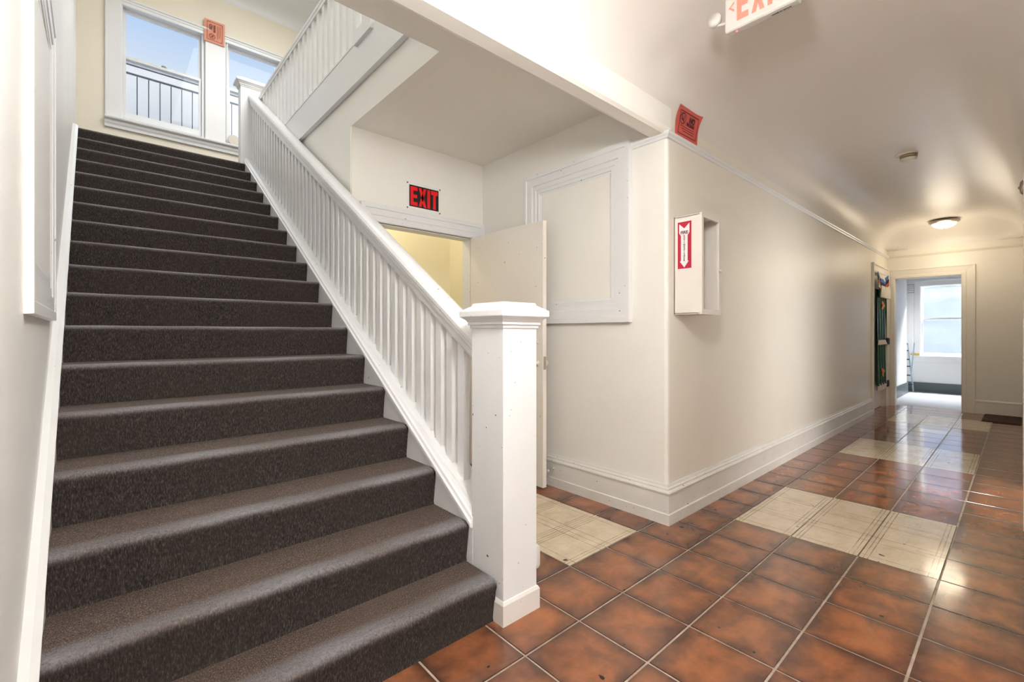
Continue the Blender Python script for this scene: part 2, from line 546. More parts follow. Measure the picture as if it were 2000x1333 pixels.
# ------------------------------------------------------------------ structure: floor
fl = struct(boxes('floor', [(-0.4, 2.5, -10.6, 1.6, -0.12, -0.0035), (2.5, 9.75, -0.05, 1.6, -0.12, -0.0035), (1.2, 3.2, 1.6, 5.0, -0.12, -0.0035)], M['grout']), 'terracotta tiled hall floor with ivory insert patches')
X0, Y0 = 1.1633, 1.2290
WHITE = set()
for a0, b0, n_, m2 in ((2, 1, 2, 3), (6, -3, 3, 3), (14, -3, 3, 3), (22, -3, 3, 3)):
    for a in range(a0, a0 + n_):
        for b in range(b0, b0 + m2):
            WHITE.add((a, b))
    box('grout_bed', X0 + a0 * TX, X0 + (a0 + n_) * TX, Y0 + b0 * TY, Y0 + (b0 + m2) * TY, -0.0035, -0.0028, M['grout_dark'], fl)
def tile_mesh(name, gap, mat):
    hx, hy = TX / 2 - gap, TY / 2 - gap
    me = bpy.data.meshes.new(name)
    b_ = 0.0012
    v = [(-hx, -hy, -0.003), (hx, -hy, -0.003), (hx, hy, -0.003), (-hx, hy, -0.003)]
    v += [(-hx + b_, -hy + b_, 0), (hx - b_, -hy + b_, 0), (hx - b_, hy - b_, 0), (-hx + b_, hy - b_, 0)]
    me.from_pydata(v, [], [(4, 5, 6, 7), (0, 1, 5, 4), (1, 2, 6, 5), (2, 3, 7, 6), (3, 0, 4, 7)])
    me.materials.append(mat)
    return me
TB = tile_mesh('tile', 0.0042, M['tile_brown'])
TWm = tile_mesh('tile', 0.0024, M['tile_white'])
def place_tile(i, j):
    o = bpy.data.objects.new('tile', TWm if (i, j) in WHITE else TB)
    o.location = (X0 + (i + 0.5) * TX, Y0 + (j + 0.5) * TY, random.uniform(-0.0004, 0.0004))
    o.rotation_euler = (random.uniform(-0.0012, 0.0012), random.uniform(-0.0012, 0.0012), 0)
    COL.objects.link(o)
    o.parent = fl
for i in range(-4, 28):
    for j in range(-5 if i < 4 else -4, 1):
        x0_, y1_ = X0 + i * TX, Y0 + (j + 1) * TY
        if y1_ > 1.45 and x0_ + TX > XN - 0.02 and j >= 1:
            continue
        place_tile(i, j)
for i in range(0, 5):
    for j in range(1, 7):
        place_tile(i, j)

# ------------------------------------------------------------------ structure: walls
struct(prism('wall_left', [(LW(-2.7, 0.012), -10.6), (LW(1.24, 0.012), 1.24), (LW(1.27, 0.003), 1.27), (LW(1.30), 1.30), (LW(7.5), 7.5), (-0.6, 7.5), (-0.6, -10.6)], 'z', 0, ZU + 0.1, M['offwhite']))
struct(boxes('wall_back', [(-0.6, 0.14, YW, YW + 0.16, 2.6, ZU + 0.1), (1.94, 2.9, YW, YW + 0.16, 2.6, ZU + 0.1), (0.14, 1.94, YW, YW + 0.16, 2.6, 3.76), (0.14, 1.94, YW, YW + 0.16, 5.27, ZU + 0.1)], M['upper_cream']))
struct(boxes('wall_nook', [(XS + 0.004, 1.58, YB, YB + 0.12, 0, 3.0), (2.49, XN + 0.1, YB, YB + 0.12, 0, 3.0), (1.58, 2.49, YB, YB + 0.12, 2.06, 3.0)], M['cream']))
r_ = 0.022
arc = [(XN + r_ - r_ * math.cos(a), YH + r_ - r_ * math.sin(a)) for a in [k * math.pi / 12 for k in range(7)]]
struct(prism('wall_corner', [(XN, YB + 0.1), *arc, (XN + 0.03, YH), (XN + 0.03, YB + 0.1)], 'z', 0, 2.8, M['cream']))
struct(boxes('wall_hall', [(XN + 0.03, 8.60, YH, YH + 0.14, 0, 2.6), (9.50, XE + 0.1, YH, YH + 0.14, 0, 2.6), (8.60, 9.50, YH, YH + 0.14, 2.12, 2.6)], M['cream_gloss']))
struct(boxes('wall_end', [(XE, XE + 0.13, 1.39, YH + 0.1, 0, 2.62), (XE, XE + 0.13, -0.2, 0.61, 0, 2.62), (XE, XE + 0.13, 0.61, 1.39, 2.08, 2.62)], M['cream_gloss']))
struct(boxes('wall_right', [(2.4, 4.25, -0.14, -0.012, 0, 2.62), (5.35, XE + 0.1, -0.14, -0.012, 0, 2.62), (4.25, 5.35, -0.14, -0.012, 2.05, 2.62)], M['cream_gloss']))
struct(boxes('wall_fill_room', [(3.7, 3.8, -2.1, -0.14, 0, 2.7), (5.8, 5.9, -2.1, -0.14, 0, 2.7), (3.7, 5.9, -2.2, -2.1, 0, 2.7), (3.7, 5.9, -2.2, -0.14, 2.6, 2.7)], M['white_room']))  # unseen room added to hold the hall fill light
struct(box('floor_fill_room', 3.7, 5.9, -2.2, -0.02, -0.1, -0.002, M['grey_carpet']))
struct(box('wall_foyer', 2.4, 2.55, -10.6, -0.14, 0, ZH, M['cream']))
struct(boxes('wall_front', [(-0.4, 0.05, -10.6, -10.45, 0, ZH), (2.25, 2.5, -10.6, -10.45, 0, ZH), (0.05, 2.25, -10.6, -10.45, 2.65, ZH)], M['cream']))
struct(boxes('wall_stair', [(XS, XS + 0.09, 2.12, YW, ZN - 0.001, 3.02), (XS, XS + 0.09, YB + 0.015, YW, 0, ZN - 0.001)], M['cream']))
struct(boxes('wall_upper', [(2.66, 2.8, 1.3, YW, 3.0, ZU + 0.1), (-0.6, 2.8, 1.2, 1.4, 2.86, ZU + 0.1)], M['upper_cream']))
struct(boxes('wall_closet', [(XS + 0.09, 3.3, 4.75, 4.87, 0, 3.0), (3.2, 3.3, YB + 0.1, 4.8, 0, 3.0), (2.7, 3.3, YB + 0.04, YB + 0.12, 0, 3.0)], M['yellow_room']))
# beam across the opening to stair and nook
bp = [(1.475, 2.86), (1.475, 2.49), (1.482, 2.466), (1.50, 2.452), (1.575, 2.452), (1.60, 2.462), (1.612, 2.485), (1.612, 2.9)]
struct(prism('ceiling_beam', bp, 'x', -0.35, XN + 0.03, M['nook_ceiling']), 'deep plaster beam crossing the ceiling in front of the stairs')
struct(prism('ceiling_nook', [(-0.6, 1.55), (XN + 0.14, 1.55), (XN + 0.14, YB + 0.12), (XS + 0.03, YB + 0.12), (XS + 0.03, 2.15), (-0.6, 2.15)], 'z', ZN, 2.99, M['nook_ceiling']))
struct(boxes('floor_gallery', [(1.376, 2.75, 2.1, YW, 3.021, 3.18), (-0.5, 2.75, 1.42, 2.1, 3.021, 3.18), (-0.5, 1.40, 6.05, YW + 0.05, 3.0, ZL)], M['carpet']))

# coved ceilings (height field: distance to the nearest wall drives the cove)
def cove_ceiling(name, xs, ys, dist, zc, R, H, mat):
    v, f = [], []
    nx, ny = len(xs), len(ys)
    for x in xs:
        for y in ys:
            acc = 0.0
            for d in dist(x, y):
                if d < R:
                    acc += (1 - max(d, 0) / R) ** 4
            a = min(1.0, acc ** 0.25)
            v.append((x, y, zc - H * (1 - math.sqrt(max(0.0, 1 - a * a)))))
    for i in range(nx - 1):
        for j in range(ny - 1):
            f.append((i * ny + j, (i + 1) * ny + j, (i + 1) * ny + j + 1, i * ny + j + 1))
    o = mesh(name, v, f, mat, smooth=True)
    return struct(o)
def graded(a, b, R, n_mid, lo=True, hi=True, n=14):
    out = []
    if lo:
        out += [a + R * (1 - math.cos(k / n * math.pi / 2)) for k in range(n)]
        s0 = a + R
    else:
        s0 = a
    s1 = b - R if hi else b
    out += [s0 + (s1 - s0) * k / n_mid for k in range(n_mid + 1)]
    if hi:
        out += [b - R * (1 - math.cos(k / n * math.pi / 2)) for k in range(n - 1, -1, -1)]
    return out
R, HC = 0.40, 0.30
cove_ceiling('ceiling_hall', graded(2.4, XE, R, 30, lo=False), graded(-0.012, YH, R, 8), lambda x, y: (YH - y, y + 0.012, XE - x), ZH, R, HC, M['ceiling'])
cove_ceiling('ceiling_foyer', [-0.6 + 3.0 * k / 12 for k in range(13)], graded(-10.6, YH, R, 20, lo=False), lambda x, y: (YH - y,), ZH, R, HC, M['ceiling'])
pts = [(-0.012, ZH)] + [(-0.012 + R * (1 - math.cos(k / 14 * math.pi / 2)), 0) for k in range(15)]
pts = [(y, ZH - HC * (1 - math.sqrt(max(0, 1 - (1 - (y + 0.012) / R) ** 2)))) if k else (y, ZH) for k, (y, z) in enumerate(pts)]
struct(prism('ceiling_cove_end', pts, 'x', 2.40, 2.41, M['ceiling']))
cove_ceiling('ceiling_upper', graded(-0.4, 2.66, 0.35, 10), graded(1.4, YW, 0.35, 16), lambda x, y: (YW - y, x - LW(y), 2.66 - x), ZU, 0.35, 0.26, M['white_clean'])
sk = struct(empty('added_skylight', (1.75, 3.9, ZU)), 'added unseen frame round the stairwell fill light')  # frame made up to dress the stairwell fill light
for b in ((1.01, 1.09, 2.0, 5.8), (2.41, 2.49, 2.0, 5.8), (1.09, 2.41, 2.0, 2.08), (1.09, 2.41, 5.72, 5.8)):
    box('frame', b[0], b[1], b[2], b[3], ZU - 0.05, ZU + 0.01, M['white_clean'], sk)
struct(box('ceiling_roof', -0.8, 3.0, 1.1, 7.6, ZU + 0.02, ZU + 0.12, M['white_clean']))
struct(boxes('ceiling_slab', [(-0.8, 10.0, -10.7, 1.5, ZH + 0.02, ZH + 0.1)], M['white_clean']))

# ------------------------------------------------------------------ trim: skirting, picture rail
bprof = [(0, 0), (0.030, 0), (0.030, 0.066), (0.022, 0.070), (0.022, 0.186), (0.029, 0.190), (0.031, 0.200), (0.026, 0.209), (0.019, 0.213), (0.020, 0.224), (0.012, 0.232), (0.009, 0.246), (0, 0.246)]
o = struct(moulding('baseboard_hall', [(XN, YB - 0.01), (XN, YH), (8.42, YH)], bprof, M['dirty_white'], side=1))
o = struct(moulding('baseboard_end', [(XE, 0.463), (XE, 0.0)], [(0, 0), (0.02, 0), (0.02, 0.17), (0.026, 0.175), (0.026, 0.19), (0.01, 0.205), (0, 0.205)], M['cream_gloss'], side=1))
prail = [(0, 2.425), (0.012, 2.427), (0.016, 2.437), (0.026, 2.445), (0.030, 2.455), (0.026, 2.463), (0, 2.465)]
struct(moulding('trim_picture_rail', [(XN, 1.735), (XN, YH), (XE, YH)], prail, M['white_clean'], side=1))
struct(moulding('trim_end_rail', [(XE, YH), (XE, 0.0)], prail, M['cream_gloss'], side=1))

# ------------------------------------------------------------------ staircase
stair = tag(empty('staircase', (0.55, 1.45, 0)), 'straight flight of dark carpeted steps climbing to the bright landing window', 'staircase')
for k in range(1, 19):
    y, z, zb = NY(k), RISE * k, RISE * (k - 1)
    yn = NY(k + 1) if k < 18 else y + 0.12
    r = 0.026
    pr = [(yn + 0.05, z), (yn + 0.0, z), (y + r + 0.075, z), (y + r + 0.035, z + 0.001)]
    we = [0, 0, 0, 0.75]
    for q in range(7):
        a = q / 6 * math.pi / 2
        pr.append((y + r - r * math.sin(a) * 1.0, z - r + r * math.cos(a)))
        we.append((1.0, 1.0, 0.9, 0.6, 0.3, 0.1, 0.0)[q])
    pr += [(y + 0.004, z - 0.05), (y + 0.020, zb + 0.012), (y + 0.016, zb), (yn + 0.05, zb - 0.0)]
    we += [0, 0, 0, 0]
    v, f = [], []
    n = len(pr)
    NXs = 10
    xr = 1.211 if k > 1 else 1.206
    for q in range(NXs + 1):
        tq = q / NXs
        for (yy, zz) in pr:
            wob = 0.003 * math.sin(7.3 * tq * 3 + k * 1.7) if 3 <= pr.index((yy, zz)) <= 10 else 0
            xl = LW(yy, 0.028)
            v.append((xl + (xr - xl) * tq, yy + wob, zz + wob * 0.4))
    for q in range(NXs):
        for j in range(n):
            f.append((q * n + j, q * n + (j + 1) % n, (q + 1) * n + (j + 1) % n, (q + 1) * n + j))
    f += [tuple(range(n)), tuple(range(NXs * n + n - 1, NXs * n - 1, -1))]
    o = mesh('step', v, f, M['carpet'], stair)
    tr_ = o.data.attributes.new('painted_toplight', 'FLOAT', 'POINT')
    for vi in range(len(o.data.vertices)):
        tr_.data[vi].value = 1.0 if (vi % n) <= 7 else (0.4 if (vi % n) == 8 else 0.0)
    at = o.data.attributes.new('painted_glint', 'FLOAT', 'POINT')
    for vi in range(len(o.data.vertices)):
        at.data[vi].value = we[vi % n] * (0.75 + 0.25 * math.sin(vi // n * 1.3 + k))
    for pl in o.data.polygons:
        pl.use_smooth = len(pl.vertices) == 4
    md = o.modifiers.new('split', 'EDGE_SPLIT')
    md.split_angle = math.radians(50)
# closed outer string with its moulded capping
yA, yZ = 1.62, 6.04
prism('string_board', [(yA, 0), (yZ, 0), (yZ, NL(yZ) + 0.02), (yA, NL(yA) + 0.02)], 'x', 1.2115, 1.365, M['white'], stair)
def sloped(name, prof, y0, y1, mat, parent, f=NL):
    """prof [(x, dz)] loop swept along the stair slope"""
    v = [(x, y0, f(y0) + dz) for x, dz in prof] + [(x, y1, f(y1) + dz) for x, dz in prof]
    n = len(prof)
    fc = [tuple(range(n)), tuple(range(2 * n - 1, n - 1, -1))] + [(i, (i + 1) % n, n + (i + 1) % n, n + i) for i in range(n)]
    return mesh(name, v, fc, mat, parent)
sloped('string_capping', [(1.198, 0.005), (1.198, 0.022), (1.206, 0.030), (1.210, 0.044), (1.220, 0.050), (1.230, 0.062), (1.245, 0.056), (1.365, 0.056), (1.365, 0.0), (1.205, 0.0)], yA, yZ, M['white'], stair)
# wall string on the left
v = []
for y_, _ in ((1.40, 0), (5.98, 0)):
    for off, dz in ((-0.01, -0.34), (0.031, -0.34), (0.031, 0.006), (0.037, 0.012), (0.037, 0.024), (0.020, 0.038), (-0.01, 0.040)):
        v.append((LW(y_, off), y_, max(0.0, NL(y_) + dz)))
n = 7
f = [tuple(range(n)), tuple(range(2 * n - 1, n - 1, -1))] + [(i, (i + 1) % n, n + (i + 1) % n, n + i) for i in range(n)]
mesh('wall_string', v, f, M['string_white'], stair)

# ------------------------------------------------------------------ stair balustrade
bal = tag(empty('stair_balustrade', (1.3, 1.52, 0)), 'white painted stair banister with square newel post at the foot', 'banister')
def newel(parent, x0, x1, y0, y1, z0, z1, base=True, capscale=1.0, mat=None):
    mat = mat or M['white']
    post = box('newel_post', x0, x1, y0, y1, z0, z1, mat, parent, bevel=0.003)
    def ring(d, a, b, nm, bev=0.002):
        d *= capscale
        box(nm, x0 - d, x1 + d, y0 - d, y1 + d, a, b, mat, post, bevel=bev)
    ring(0.006, z1 - 0.002, z1 + 0.012, 'neck_moulding')
    ring(0.013, z1 + 0.012, z1 + 0.024, 'neck_moulding')
    d0, d1 = 0.013 * capscale, 0.036 * capscale
    v = []
    for d, z in ((d0, z1 + 0.024), (d0 * 1.5, z1 + 0.034), (d1 * 0.75, z1 + 0.040), (d1, z1 + 0.046)):
        v += [(x0 - d, y0 - d, z), (x1 + d, y0 - d, z), (x1 + d, y1 + d, z), (x0 - d, y1 + d, z)]
    f = [(0, 1, 2, 3), (12, 13, 14, 15)]
    for L in range(3):
        for i in range(4):
            f.append((L * 4 + i, L * 4 + (i + 1) % 4, L * 4 + 4 + (i + 1) % 4, L * 4 + 4 + i))
    mesh('cap_moulding', v, f, mat, post)
    ring(0.040, z1 + 0.046, z1 + 0.074, 'cap', 0.004)
    v = []
    for d, z in ((0.036, z1 + 0.074), (0.004, z1 + 0.094), (0.000, z1 + 0.095), (-0.004, z1 + 0.107)):
        d *= capscale
        v += [(x0 - d, y0 - d, z), (x1 + d, y0 - d, z), (x1 + d, y1 + d, z), (x0 - d, y1 + d, z)]
    mesh('cap_top', v, f, mat, post)
    if base:
        d = 0.008
        v = []
        for d, z in ((0.010, 0.0), (0.010, 0.085), (0.004, 0.097), (0.0, 0.099)):
            v += [(x0 - d, y0 - d, z), (x1 + d, y0 - d, z), (x1 + d, y1 + d, z), (x0 - d, y1 + d, z)]
        mesh('plinth', v, f, M['dirty_white'], post)
    return post
newel(bal, 1.213, 1.404, 1.412, 1.628, 0, 1.222)
box('plinth_return', 1.37, 1.655, 1.625, 1.80, 0.0, 0.125, M['dirty_white'], bal, bevel=0.03, seg=4)
# hand rail: rounded top on a moulded under-rail, sloped
rp = [(1.266, 0.690), (1.262, 0.705), (1.262, 0.735), (1.254, 0.742), (1.250, 0.752), (1.250, 0.766), (1.244, 0.776), (1.244, 0.796), (1.252, 0.814), (1.268, 0.826), (1.290, 0.832), (1.314, 0.830), (1.336, 0.820), (1.348, 0.800), (1.348, 0.776), (1.340, 0.766), (1.340, 0.742), (1.330, 0.735), (1.330, 0.690)]
o = sloped('handrail', rp, 1.62, 6.03, M['white'], bal)
def bal_mesh(name, hx, hy, h, slope, mat):
    me = bpy.data.meshes.new(name)
    b0, b1 = -hy * slope, hy * slope
    v = [(-hx, -hy, b0), (hx, -hy, b0), (hx, hy, b1), (-hx, hy, b1), (-hx, -hy, h + b0), (hx, -hy, h + b0), (hx, hy, h + b1), (-hx, hy, h + b1)]
    me.from_pydata(v, [], BOXF)
    me.materials.append(mat)
    return me
sl = RISE / RUN
BM = bal_mesh('baluster', 0.017, 0.0245, 0.65, sl, M['white_clean'])
y = 1.80
while y < 5.98:
    o = bpy.data.objects.new('baluster', BM)
    o.location = (1.292, y, NL(y) + 0.050)
    COL.objects.link(o)
    o.parent = bal
    o.matrix_parent_inverse = Matrix.Translation(bal.location).inverted()
    y += 0.0985

# gallery edge and its level balustrade
struct(box('trim_gallery_fascia', 1.340, 1.374, 2.05, 6.0, 3.0, 3.285, M['white_clean']), 'white fascia board along the upper gallery floor')
gal = tag(empty('gallery_balustrade', (1.36, 4.5, 3.285)), 'level white balustrade of the upper gallery above the nook', 'banister')
newel(gal, 1.166, 1.47, 6.035, 6.16, 3.0, 4.075, base=False, capscale=1.15, mat=M['white_clean'])
box('newel_post', 1.322, 1.46, 2.92, 3.05, 3.27, 4.3, M['white_clean'], gal, bevel=0.004)
box('newel_block', 1.315, 1.47, 2.90, 3.17, 3.245, 3.34, M['white_clean'], gal, bevel=0.003)
grp = [(1.345, 3.93), (1.345, 3.955), (1.337, 3.962), (1.337, 3.985), (1.350, 4.002), (1.372, 4.006), (1.395, 4.002), (1.406, 3.985), (1.406, 3.962), (1.396, 3.955), (1.396, 3.93)]
prism('handrail', grp, 'y', 3.0, 6.04, M['white_clean'], gal)
box('base_rail', 1.336, 1.40, 3.1, 6.04, 3.28, 3.296, M['white_clean'], gal)
GB = bal_mesh('baluster', 0.017, 0.027, 0.65, 0.0, M['white_clean'])
y = 5.93
while y > 3.2:
    o = bpy.data.objects.new('baluster', GB)
    o.location = (1.368, y, 3.29)
    COL.objects.link(o)
    o.parent = gal
    o.matrix_parent_inverse = Matrix.Translation(gal.location).inverted()
    y -= 0.128

# ------------------------------------------------------------------ landing window
win = struct(empty('window_1', (1.0, YW, 3.76)), 'pair of white sash windows on the stair landing showing blue sky')
wph = [(0.0, 0.012), (0.012, 0.022), (0.05, 0.024), (0.055, 0.036), (0.075, 0.036), (0.08, 0.0)]
wp = [(0.0, 0.012), (0.008, 0.020), (0.016, 0.020), (0.02, 0.026), (0.13, 0.026), (0.135, 0.034), (0.155, 0.034), (0.16, 0.0)]
casing(win, (0, YW, 0), (1, 0, 0), (0, -1, 0), 0.15, 1.93, 3.80, 5.23, wp, M['white_clean'], sides=('left', 'right'))
prism('head_casing', [(YW + 0.005, 5.225), (YW - 0.018, 5.225), (YW - 0.022, 5.26), (YW - 0.03, 5.265), (YW - 0.03, 5.285), (YW - 0.045, 5.292), (YW - 0.045, 5.312), (YW + 0.005, 5.316)], 'x', -0.02, 2.1, M['white_clean'], win)
mesh_prof = [(YW, 3.69), (YW - 0.03, 3.69), (YW - 0.034, 3.72), (YW - 0.048, 3.745), (YW - 0.05, 3.775), (YW - 0.085, 3.782), (YW - 0.09, 3.795), (YW - 0.085, 3.808), (YW + 0.14, 3.800), (YW + 0.14, 3.76), (YW, 3.76)]
prism('window_sill', mesh_prof, 'x', -0.01, 2.0, M['white_clean'], win)
box('mullion_post', 1.00, 1.235, YW - 0.028, YW + 0.15, 3.80, 5.27, M['white_clean'], win, bevel=0.004)
box('mullion_bead', 0.985, 1.01, YW + 0.02, YW + 0.13, 3.80, 5.27, M['white_clean'], win)
box('mullion_bead', 1.225, 1.25, YW + 0.02, YW + 0.13, 3.80, 5.27, M['white_clean'], win)
for (a, b) in ((0.14, 0.985), (1.25, 1.94)):
    box('jamb', a, a + 0.018, YW + 0.005, YW + 0.15, 3.80, 5.27, M['white_clean'], win)
    box('jamb', b - 0.018, b, YW + 0.005, YW + 0.15, 3.80, 5.27, M['white_clean'], win)
    box('head_jamb', a, b, YW + 0.005, YW + 0.15, 5.235, 5.27, M['white_clean'], win)
    for nm, z0, z1, yy, lift in (('lower_sash', 3.86, 4.64, YW + 0.045, 0), ('upper_sash', 4.60, 5.235, YW + 0.09, 0)):
        x0_, x1_ = a + 0.020, b - 0.020
        rb = 0.075 if nm == 'lower_sash' else 0.04
        sash = boxes(nm, [(x0_, x0_ + 0.028, yy, yy + 0.04, z0, z1), (x1_ - 0.028, x1_, yy, yy + 0.04, z0, z1), (x0_ + 0.028, x1_ - 0.028, yy + 0.001, yy + 0.039, z0, z0 + rb), (x0_ + 0.028, x1_ - 0.028, yy + 0.001, yy + 0.039, z1 - 0.036, z1)], M['white_clean'], win)
        box('pane', x0_ + 0.02, x1_ - 0.02, yy + 0.018, yy + 0.021, z0 + 0.03, z1 - 0.03, M['glass'], sash)
        if nm == 'lower_sash':
            lathe('sash_lock', [(0.0, 0), (0.03, 0), (0.028, 0.012), (0.012, 0.02), (0.0, 0.02)], ((a + b) / 2, yy + 0.01, z1), M['grey_plastic'], sash, 12)
# white board parapet outside
par = tag(empty('parapet_fence', (1.2, 8.62, 3.2)), 'white boarded parapet outside the landing window under blue sky', 'fence')
for k in range(22):
    x = -0.45 + k * 0.133
    box('board', x, x + 0.121, 8.62, 8.65, 3.2, 4.95, M['ext_white'], par)
box('backing', -0.5, 2.55, 8.65, 8.68, 3.2, 4.95, M['ext_grey'], par)
box('rail', -0.5, 2.55, 8.60, 8.68, 4.975, 5.075, M['ext_white'], par)
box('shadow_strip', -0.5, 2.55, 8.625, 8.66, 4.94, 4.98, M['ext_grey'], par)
box('rail_cap', -0.5, 2.55, 8.58, 8.70, 5.095, 5.18, M['ext_white'], par)
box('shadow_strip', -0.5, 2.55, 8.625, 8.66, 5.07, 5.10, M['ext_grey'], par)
struct(box('ground_deck', -3, 5, 7.52, 12, 3.0, 3.2, M['ext_white']))

# ------------------------------------------------------------------ blocked windows with white casing
cp = [(-0.045, -0.004), (-0.045, 0.004), (-0.028, 0.008), (-0.026, 0.016), (0.0, 0.014), (0.004, 0.020), (0.036, 0.022), (0.040, 0.030), (0.094, 0.032), (0.099, 0.040), (0.132, 0.040), (0.134, 0.0)]
bw = struct(empty('window_2', (XN, 2.25, 1.27)), 'blocked window in a white moulded casing on the nook wall behind the door')
casing(bw, (XN, 0, 0), (0, 1, 0), (-1, 0, 0), 1.872, 2.634, 1.404, 2.354, cp, M['white'])
box('panel', XN - 0.003, XN + 0.01, 1.85, 2.66, 1.38, 2.38, M['cream'], bw)
dirv = Vector((-0.0168, 1, 0)).normalized()
bw2 = struct(empty('window_3', (LW(2.25), 2.25, 1.25)), 'white cased wall opening on the stair wall at the left')
casing(bw2, (LW(0), 0, 0), tuple(dirv), (dirv.y, -dirv.x, 0), 1.872, 2.634, 1.384, 2.354, [(a, b * 0.5) for a, b in cp], M['white'], mats={'left': M['door_cream']})
o = box('panel', LW(2.2) - 0.03, LW(2.2) + 0.001, 1.85, 2.66, 1.36, 2.38, M['offwhite'], bw2)

# ------------------------------------------------------------------ nook door
d1 = struct(empty('door_1', (2.48, YB, 0)), 'cream flush door standing open against the nook wall')
dp = [(0.0, 0.010), (0.006, 0.018), (0.05, 0.018), (0.054, 0.024), (0.10, 0.026), (0.104, 0.034), (0.138, 0.036), (0.142, 0.0)]
casing(d1, (0, YB, 0), (1, 0, 0), (0, -1, 0), 1.58, 2.49, 0.0, 2.065, dp, M['white'], sides=('left', 'right', 'head'))
boxes_j = [('jamb', 1.565, 1.585, YB, YB + 0.12, 0, 2.065), ('jamb', 2.486, 2.505, YB, YB + 0.12, 0, 2.065), ('head_jamb', 1.565, 2.505, YB, YB + 0.12, 2.055, 2.075)]
for nm, *b in boxes_j:
    box(nm, *b, M['white'], d1)
leaf = box('leaf', 2.470, 2.508, 2.415, YB - 0.03, 0.022, 2.055, M['door_cream'], d1, bevel=0.002)
for s, x in ((-1, 2.470), (1, 2.508)):
    lathe('knob', [(0.0, 0), (0.026, 0), (0.024, 0.006 * s), (0.009, 0.010 * s), (0.009, 0.030 * s), (0.022, 0.036 * s), (0.028, 0.048 * s), (0.022, 0.062 * s), (0.0, 0.066 * s)], (x, 2.475, 0.965), M['ivory_plastic'], leaf, 18, 'x')
box('latch_plate', 2.476, 2.502, 2.4135, 2.416, 0.92, 1.02, M['metal'], leaf)
lathe('lock_cylinder', [(0.0, 0), (0.016, 0), (0.014, -0.006), (0.0, -0.007)], (2.470, 2.475, 1.13), M['ivory_plastic'], leaf, 14, 'x')
for z in (0.25, 1.05, 1.85):
    rod('hinge', (2.49, YB - 0.025, z - 0.05), (2.49, YB - 0.025, z + 0.05), 0.008, M['ivory_plastic'], leaf)
ds = tag(empty('door_stop', (XN - 0.02, 2.44, 0.14)), 'small chrome door stop on the skirting behind the open door', 'door stop')
rod('stem', (XN - 0.020, 2.44, 0.14), (XN - 0.075, 2.44, 0.132), 0.007, M['chrome'], ds)
lathe('mount', [(0, 0), (0.014, 0), (0.012, -0.008), (0, -0.01)], (XN - 0.02, 2.44, 0.14), M['chrome'], ds, 12, 'x')
lathe('tip', [(0, 0), (0.010, 0), (0.011, -0.010), (0, -0.012)], (XN - 0.074, 2.44, 0.132), M['white_print'], ds, 12, 'x')
cl = tag(lathe('bulb_lamp', [(0.0, 0), (0.05, 0), (0.05, -0.02), (0.02, -0.03), (0.045, -0.06), (0.05, -0.09), (0.03, -0.12), (0, -0.125)], (2.1, 4.1, 2.98), emit('lit_bulb', (1.0, 0.78, 0.42), 3.0)), 'bare lit bulb inside the yellow room behind the nook door', 'lamp')
pl_d = bpy.data.lights.new('bulb_light', 'POINT')
pl_d.energy = 9
pl_d.color = (1.0, 0.87, 0.58)
pl_d.shadow_soft_size = 0.06
pl_o = bpy.data.objects.new('bulb_light', pl_d)
pl_o.location = (2.1, 4.1, 2.75)
COL.objects.link(pl_o)

# ------------------------------------------------------------------ signs
# printed EXIT sign over the nook door
sg = tag(empty('exit_placard', (2.0, YB, 2.24)), 'black placard with red EXIT letters above the nook doorway', 'sign')
xA, xB, zA, zB = 1.838, 2.165, 2.222, 2.444
box('clear_backing', xA, xB, YB - 0.004, YB - 0.001, zA, zB, M['white_print'], sg)
box('black_panel', 1.863, 2.144, YB - 0.0055, YB - 0.0035, 2.246, 2.424, M['black_print'], sg)
xx = 1.873
for ch, w in (('E', 0.066), ('X', 0.074), ('I', 0.026), ('T', 0.066)):
    letter('letter', ch, (xx, YB - 0.0055, 2.256), (1, 0, 0), (0, 0, 1), w, 0.156, 0.001, M['red_print'], sg)
    xx += w + 0.010
for x in (1.846, 2.157):
    for z in (2.232, 2.436):
        lathe('screw', [(0, 0), (0.006, 0), (0.005, -0.004), (0, -0.005)], (x, YB - 0.004, z), M['black'], sg, 10, 'y')

# hanging illuminated EXIT sign
es = tag(empty('exit_sign', (2.25, 0.8, 2.85)), 'lit ivory EXIT sign with red letters hanging from the hall ceiling', 'sign')
hx0, hx1 = 2.225, 2.275
sy0, sy1, sz0, sz1 = 0.640, 0.955, 2.640, 2.842
hb = box('housing', hx0, hx1, sy0, sy1, sz0, sz1, M['sign_white'], es, bevel=0.014, seg=3)
lf = Vector((0, -1, 0))
yy = 0.897
for ch, w in (('E', 0.052), ('X', 0.056), ('I', 0.020), ('T', 0.052)):
    letter('letter', ch, (hx0 - 0.0002, yy, 2.675), lf, (0, 0, 1), w, 0.145, 0.001, M['exit_lit'], es)
    yy -= w + 0.013
letter('arrow', '<', (hx0 - 0.0002, 0.935, 2.725), lf, (0, 0, 1), 0.026, 0.05, 0.001, M['exit_lit'], es)
lathe('indicator', [(0, 0), (0.004, 0), (0.003, -0.003), (0, -0.004)], (hx0 + 0.020, 0.905, sz0), M['led'], es, 10)
text_obj('maker_mark', 'MADE IN CHINA', 0.011, (2.252, 0.715, sz0 - 0.0008), (0, -1, 0), (1, 0, 0), M['black_print'], es)
lh = lathe('emergency_lamp', [(0, 0), (0.030, 0.004), (0.034, 0.014), (0.030, 0.030), (0.018, 0.046), (0, 0.052)], (2.215, 1.005, 2.735), M['sign_white'], es, 20, 'x')
rod('lamp_arm', (2.24, 1.005, 2.71), (2.245, 0.95, 2.70), 0.007, M['sign_white'], es)
box('ceiling_plate', 2.235, 2.265, 0.70, 0.90, 2.838, 2.852, M['sign_white'], es)

